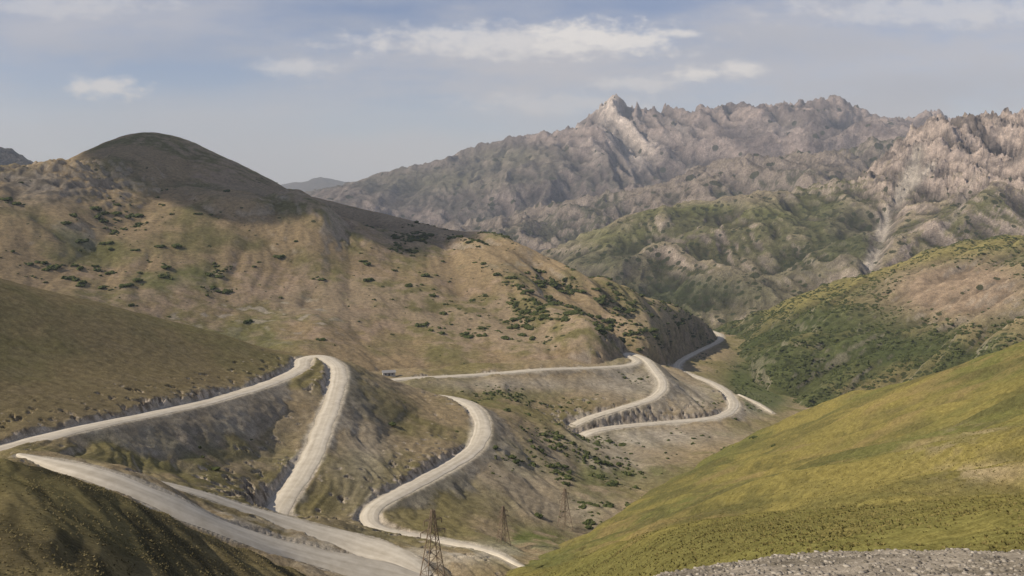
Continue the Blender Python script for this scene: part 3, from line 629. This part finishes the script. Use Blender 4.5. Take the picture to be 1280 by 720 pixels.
# ------------------------------------------------------------------ pylons
def simple_mat(name, c1, c2_, sc=2., rough=.8):
    pm = bpy.data.materials.new(name); t = nt(pm); N = t.nodes.new; Lk = t.links.new
    out = N('ShaderNodeOutputMaterial'); bs = N('ShaderNodeBsdfPrincipled'); bs.inputs['Roughness'].default_value = rough
    n1 = N('ShaderNodeTexNoise'); n1.inputs['Scale'].default_value = sc; cr = N('ShaderNodeValToRGB'); cr.color_ramp.elements[0].color = (*c1, 1); cr.color_ramp.elements[1].color = (*c2_, 1)
    Lk(n1.outputs[0], cr.inputs[0]); Lk(cr.outputs[0], bs.inputs['Base Color']); Lk(bs.outputs[0], out.inputs[0]); return pm
pm = simple_mat('weathered_steel', (.15, .105, .07), (.30, .22, .15), 2, .7)
def struts(name, segs):
    verts = []; faces = []
    for a, b, th in segs:
        a = Vector(a); b = Vector(b); dr = (b - a).normalized(); s1 = dr.cross(Vector((.3, .2, 1)) if abs(dr.z) < .9 else Vector((1, 0, 0))).normalized(); s2 = dr.cross(s1)
        o = len(verts)
        for e in (a, b):
            for k in ((1, 1), (-1, 1), (-1, -1), (1, -1)): verts.append(tuple(e + (s1 * k[0] + s2 * k[1]) * th * .5))
        faces += [(o, o + 1, o + 5, o + 4), (o + 1, o + 2, o + 6, o + 5), (o + 2, o + 3, o + 7, o + 6), (o + 3, o, o + 4, o + 7), (o + 3, o + 2, o + 1, o), (o + 4, o + 5, o + 6, o + 7)]
    me = bpy.data.meshes.new(name); me.from_pydata(verts, [], faces); me.materials.append(pm)
    ob = bpy.data.objects.new(name, me); scene.collection.objects.link(ob); return ob
def pylon(x, y, h, rot, label):
    e = bpy.data.objects.new('power_pylon', None); scene.collection.objects.link(e)
    e.location = (x, y, hz(x, y) - .3); e.rotation_euler = (0, 0, rot)
    e['label'] = label; e['category'] = 'pylon'; e['group'] = 'power pylons crossing the valley'
    hb = .125 * h; lev = [0, .2, .37, .52, .65, .76, .86, .94, 1.0]; hw = lambda t: hb * (1 - t) ** 1.15 + .018 * h
    segs = []
    cs = [(1, 1), (-1, 1), (-1, -1), (1, -1)]
    for l0, l1 in zip(lev[:-1], lev[1:]):
        for k in range(4):
            a, b = cs[k], cs[(k + 1) % 4]; w0, w1 = hw(l0), hw(l1)
            segs.append(((a[0] * w0, a[1] * w0, l0 * h), (a[0] * w1, a[1] * w1, l1 * h), .15))
            segs.append(((a[0] * w0, a[1] * w0, l0 * h), (b[0] * w1, b[1] * w1, l1 * h), .075)); segs.append(((b[0] * w0, b[1] * w0, l0 * h), (a[0] * w1, a[1] * w1, l1 * h), .075))
            segs.append(((a[0] * w1, a[1] * w1, l1 * h), (b[0] * w1, b[1] * w1, l1 * h), .075))
    b = struts('lattice_tower', segs); b.parent = e
    for lv_, ln in ((.74, .12), (.88, .09)):
        for sgn in (1, -1):
            w = hw(lv_); L_ = ln * h; z = lv_ * h
            sg = [((sgn * w, w, z), (sgn * (w + L_), 0, z), .11), ((sgn * w, -w, z), (sgn * (w + L_), 0, z), .11), ((sgn * w * .9, 0, z + .05 * h), (sgn * (w + L_), 0, z), .08), ((sgn * (w + L_ * .5), w * .5, z), (sgn * (w + L_ * .5), -w * .5, z), .07)]
            o_ = struts('crossarm', sg); o_.parent = e
            q = struts('insulator', [((sgn * (w + L_), 0, z), (sgn * (w + L_), 0, z - .06 * h), .14)]); q.parent = o_
for u, d, h, rot, lb in ((541, 192, 17.5, .5, 'rusty steel lattice power pylon near the dirt road'), (629, 285, 12.5, .5, 'small steel lattice power pylon beside the lower road'), (706, 345, 16, .6, 'slender steel lattice power pylon beside the stream gully')):
    pylon((u - 640) / F * d, d, h, rot, lb)

# ------------------------------------------------------------------ roadside hut
def boxmesh(name, b, mat, parent=None):
    x0, x1, y0, y1, z0, z1 = b
    me = bpy.data.meshes.new(name); me.from_pydata([(x0, y0, z0), (x1, y0, z0), (x1, y1, z0), (x0, y1, z0), (x0, y0, z1), (x1, y0, z1), (x1, y1, z1), (x0, y1, z1)], [], [(0, 3, 2, 1), (4, 5, 6, 7), (0, 1, 5, 4), (1, 2, 6, 5), (2, 3, 7, 6), (3, 0, 4, 7)])
    me.materials.append(mat); ob = bpy.data.objects.new(name, me); scene.collection.objects.link(ob)
    if parent: ob.parent = parent
    return ob
hx, hy = (486 - 640) / F * 572, 572
hut = bpy.data.objects.new('hut', None); scene.collection.objects.link(hut); hut.location = (hx, hy, hz(hx, hy)); hut.rotation_euler = (0, 0, .25)
hut['label'] = 'small pale roadside hut with low roof'; hut['category'] = 'building'
boxmesh('wall', (-4, 4, -2.2, 2.2, -.8, 2.5), simple_mat('hut_plaster', (.42, .40, .36), (.55, .52, .47)), hut)
mr = simple_mat('hut_roof', (.20, .19, .19), (.30, .29, .28)); md = simple_mat('hut_dark', (.05, .05, .06), (.08, .08, .09))
me = bpy.data.meshes.new('roof'); me.from_pydata([(-4.4, -2.7, 2.5), (4.4, -2.7, 2.5), (4.4, 2.7, 2.5), (-4.4, 2.7, 2.5), (-4.4, 0, 3.7), (4.4, 0, 3.7)], [], [(0, 1, 5, 4), (2, 3, 4, 5), (0, 4, 3), (1, 2, 5), (0, 3, 2, 1)]); me.materials.append(mr)
ro = bpy.data.objects.new('roof', me); scene.collection.objects.link(ro); ro.parent = hut
boxmesh('door', (-.5, .5, -2.25, -2.18, 0, 2.0), md, hut); boxmesh('window', (1.6, 2.7, -2.25, -2.18, 1, 1.9), md, hut); boxmesh('window', (-2.8, -1.7, -2.25, -2.18, 1, 1.9), md, hut)

# ------------------------------------------------------------------ sun, sky, air
sdv = Vector((-.76, -.27, .60)).normalized()
sl = bpy.data.lights.new('sun', 'SUN'); sl.energy = 5.0; sl.angle = math.radians(.5); sl.color = (1, .92, .78)
so = bpy.data.objects.new('sun', sl); scene.collection.objects.link(so); so.rotation_euler = sdv.to_track_quat('Z', 'Y').to_euler()

# unseen cumulus added between the sun and summit, shaped to shade the ridge (thin at its edges)
cmn = bpy.data.materials.new('shade_cloud_white'); t = nt(cmn); N = t.nodes.new; Lk = t.links.new
out = N('ShaderNodeOutputMaterial'); df = N('ShaderNodeBsdfDiffuse'); df.inputs[0].default_value = (.85, .85, .86, 1); tr = N('ShaderNodeBsdfTransparent'); ms = N('ShaderNodeMixShader'); ms.inputs[0].default_value = .45
Lk(tr.outputs[0], ms.inputs[1]); Lk(df.outputs[0], ms.inputs[2]); Lk(ms.outputs[0], out.inputs[0])
vs = []; fs = []; o = 0
I3, F3 = ico(3)
for (u, v, d, sx_, sy_) in [(182, 182, 1105, 46, 115), (222, 198, 1075, 68, 150), (268, 216, 1045, 74, 160), (320, 236, 1030, 75, 150), (375, 258, 1012, 70, 135), (430, 274, 1005, 62, 115), (485, 287, 1005, 56, 90), (535, 295, 1015, 44, 60)]:
    P0 = np.array([(u - 640) / F * d, d, -(v - VH) / F * d]); cc = P0 + np.array(sdv[:]) * 1250
    for sh in (1.15, .9):
        nz_ = fbm(I3[:, 0] * 30 + u, I3[:, 1] * 30 + I3[:, 2] * 17 + sh * 40, 22, 3, 500)[:, None]
        vs.append(I3 * (1 + .28 * nz_) * np.array([sx_, sy_, 34]) * sh + cc); fs.append(F3 + o); o += len(I3)
ob = trimesh('shade_cloud', vs, fs, cmn, 'structure'); ob['label'] = 'unseen white cumulus added high up to shade the hill summit'; ob['category'] = 'shade_cloud'

w = bpy.data.worlds.new('World'); scene.world = w; w.use_nodes = True; t = w.node_tree; t.nodes.clear(); N = t.nodes.new; Lk = t.links.new
wo = N('ShaderNodeOutputWorld'); bg = N('ShaderNodeBackground'); bg.inputs[1].default_value = .10; Lk(bg.outputs[0], wo.inputs[0])
sky = N('ShaderNodeTexSky'); sky.sky_type = 'NISHITA'; sky.sun_disc = False; sky.sun_elevation = math.asin(sdv.z); sky.sun_rotation = math.atan2(sdv.x, sdv.y); sky.altitude = 3000; sky.dust_density = 1.4; sky.air_density = 1.0
tc = N('ShaderNodeTexCoord'); sp = N('ShaderNodeSeparateXYZ'); Lk(tc.outputs['Generated'], sp.inputs[0])
def mth(op, *a):
    m_ = N('ShaderNodeMath'); m_.operation = op
    for i, v in enumerate(a):
        if hasattr(v, 'links'): Lk(v, m_.inputs[i])
        else: m_.inputs[i].default_value = v
    return m_.outputs[0]
def mapr(x_, a, b, c_, d_):
    r_ = N('ShaderNodeMapRange'); r_.interpolation_type = 'SMOOTHSTEP'; r_.inputs[1].default_value = a; r_.inputs[2].default_value = b; r_.inputs[3].default_value = c_; r_.inputs[4].default_value = d_; Lk(x_, r_.inputs[0]); return r_.outputs[0]
def cmix(f, a, b):
    m_ = N('ShaderNodeMix'); m_.data_type = 'RGBA'; Lk(f, m_.inputs[0])
    for k, v in ((6, a), (7, b)):
        if hasattr(v, 'links'): Lk(v, m_.inputs[k])
        else: m_.inputs[k].default_value = (*v, 1)
    return m_.outputs[2]
yy = mth('MAXIMUM', sp.outputs['Y'], .05); tx = mth('DIVIDE', sp.outputs['X'], yy); tz = mth('DIVIDE', sp.outputs['Z'], yy)
def nz2(sx__, sz__, sc, rg=.6, det=7):
    cb = N('ShaderNodeCombineXYZ'); Lk(mth('MULTIPLY', tx, sx__), cb.inputs[0]); Lk(mth('MULTIPLY', tz, sz__), cb.inputs[1])
    q = N('ShaderNodeTexNoise'); q.inputs['Scale'].default_value = sc; q.inputs['Detail'].default_value = det; q.inputs['Roughness'].default_value = rg; Lk(cb.outputs[0], q.inputs['Vector']); return q.outputs['Fac']
cnf = nz2(16., 30., 2.2); cn2 = nz2(2.2, 9., 1.3, .55, 5); cn3 = nz2(3.5, 12., 1.5, .6, 6)
def cloudmask(lst, k0=1.3, hard=1.0, ns=None):
    mask = None
    for (u, v, ru, rv, st) in lst:
        a = mth('DIVIDE', mth('SUBTRACT', tx, (u - 640) / F), ru / F); b = mth('DIVIDE', mth('SUBTRACT', tz, (VH - v) / F), rv / F)
        e = mth('SQRT', mth('ADD', mth('MULTIPLY', a, a), mth('MULTIPLY', b, b)))
        q = mth('SUBTRACT', mth('ADD', mth('SUBTRACT', 1., e), mth('MULTIPLY', ns, 2.6)), k0)
        r_ = mapr(q, 0, hard, 0, st)
        mask = r_ if mask is None else mth('MAXIMUM', mask, r_)
    return mask
tint = N('ShaderNodeMix'); tint.data_type = 'RGBA'; tint.blend_type = 'MULTIPLY'; tint.inputs[0].default_value = 1; tint.inputs[7].default_value = (.88, .86, .98, 1); Lk(sky.outputs[0], tint.inputs[6])
col = cmix(mapr(tz, -.02, .12, .8, 0), tint.outputs[2], (4.1, 4.6, 5.7))          # pale blue-grey haze band
col = cmix(mapr(cn2, .36, .68, 0, .6), col, (4.6, 4.8, 5.6))            # thin veil
col = cmix(cloudmask([(1130, 80, 420, 120, .85), (60, 30, 240, 50, .7), (700, 80, 360, 70, .85), (550, 185, 160, 30, .5), (330, 130, 160, 30, .3)], 1.0, 1.3, cn3), col, (5.1, 5.1, 5.6))  # soft grey decks
col = cmix(cloudmask([(1180, 115, 260, 45, .75), (1000, 60, 220, 32, .5), (180, 60, 220, 24, .5), (450, 30, 150, 20, .35)], 1.1, 1.2, cn3), col, (3.7, 4.0, 4.9))   # darker bluish undersides
col = cmix(cloudmask([(735, 46, 105, 22, 1.), (700, 54, 80, 22, .9), (640, 52, 220, 24, .7), (780, 50, 80, 20, .95), (132, 110, 50, 16, .75), (870, 91, 34, 12, .85), (925, 86, 36, 13, .8), (370, 84, 60, 14, .5), (842, 42, 34, 8, .8), (800, 105, 60, 12, .45), (1180, 14, 220, 22, .45), (60, 8, 160, 16, .35), (700, 130, 140, 16, .3)], 1.1, 1.0, cnf), col, (8.0, 7.8, 7.8))
Lk(col, bg.inputs[0])

so_ = boxmesh('sky', (-14000, 14000, -1500, 15500, -900, 1250), pm)
vm_ = bpy.data.materials.new('hazy_air'); t = nt(vm_); o_ = t.nodes.new('ShaderNodeOutputMaterial'); vs_ = t.nodes.new('ShaderNodeVolumeScatter'); vs_.inputs['Density'].default_value = 7e-5; vs_.inputs['Color'].default_value = (.76, .85, 1, 1); vs_.inputs['Anisotropy'].default_value = .0
t.links.new(vs_.outputs[0], o_.inputs['Volume']); so_.data.materials.clear(); so_.data.materials.append(vm_)
so_['kind'] = 'structure'; so_['label'] = 'hazy blue sky with thin white clouds'; so_['category'] = 'sky'

cam = bpy.data.cameras.new('camera'); co = bpy.data.objects.new('camera', cam); scene.collection.objects.link(co); scene.camera = co
co.rotation_euler = (math.pi / 2, 0, 0); cam.lens = 36 * F / 1280; cam.sensor_width = 36; cam.shift_y = -(360 - VH) / 1280; cam.clip_end = 60000; cam.clip_start = .1
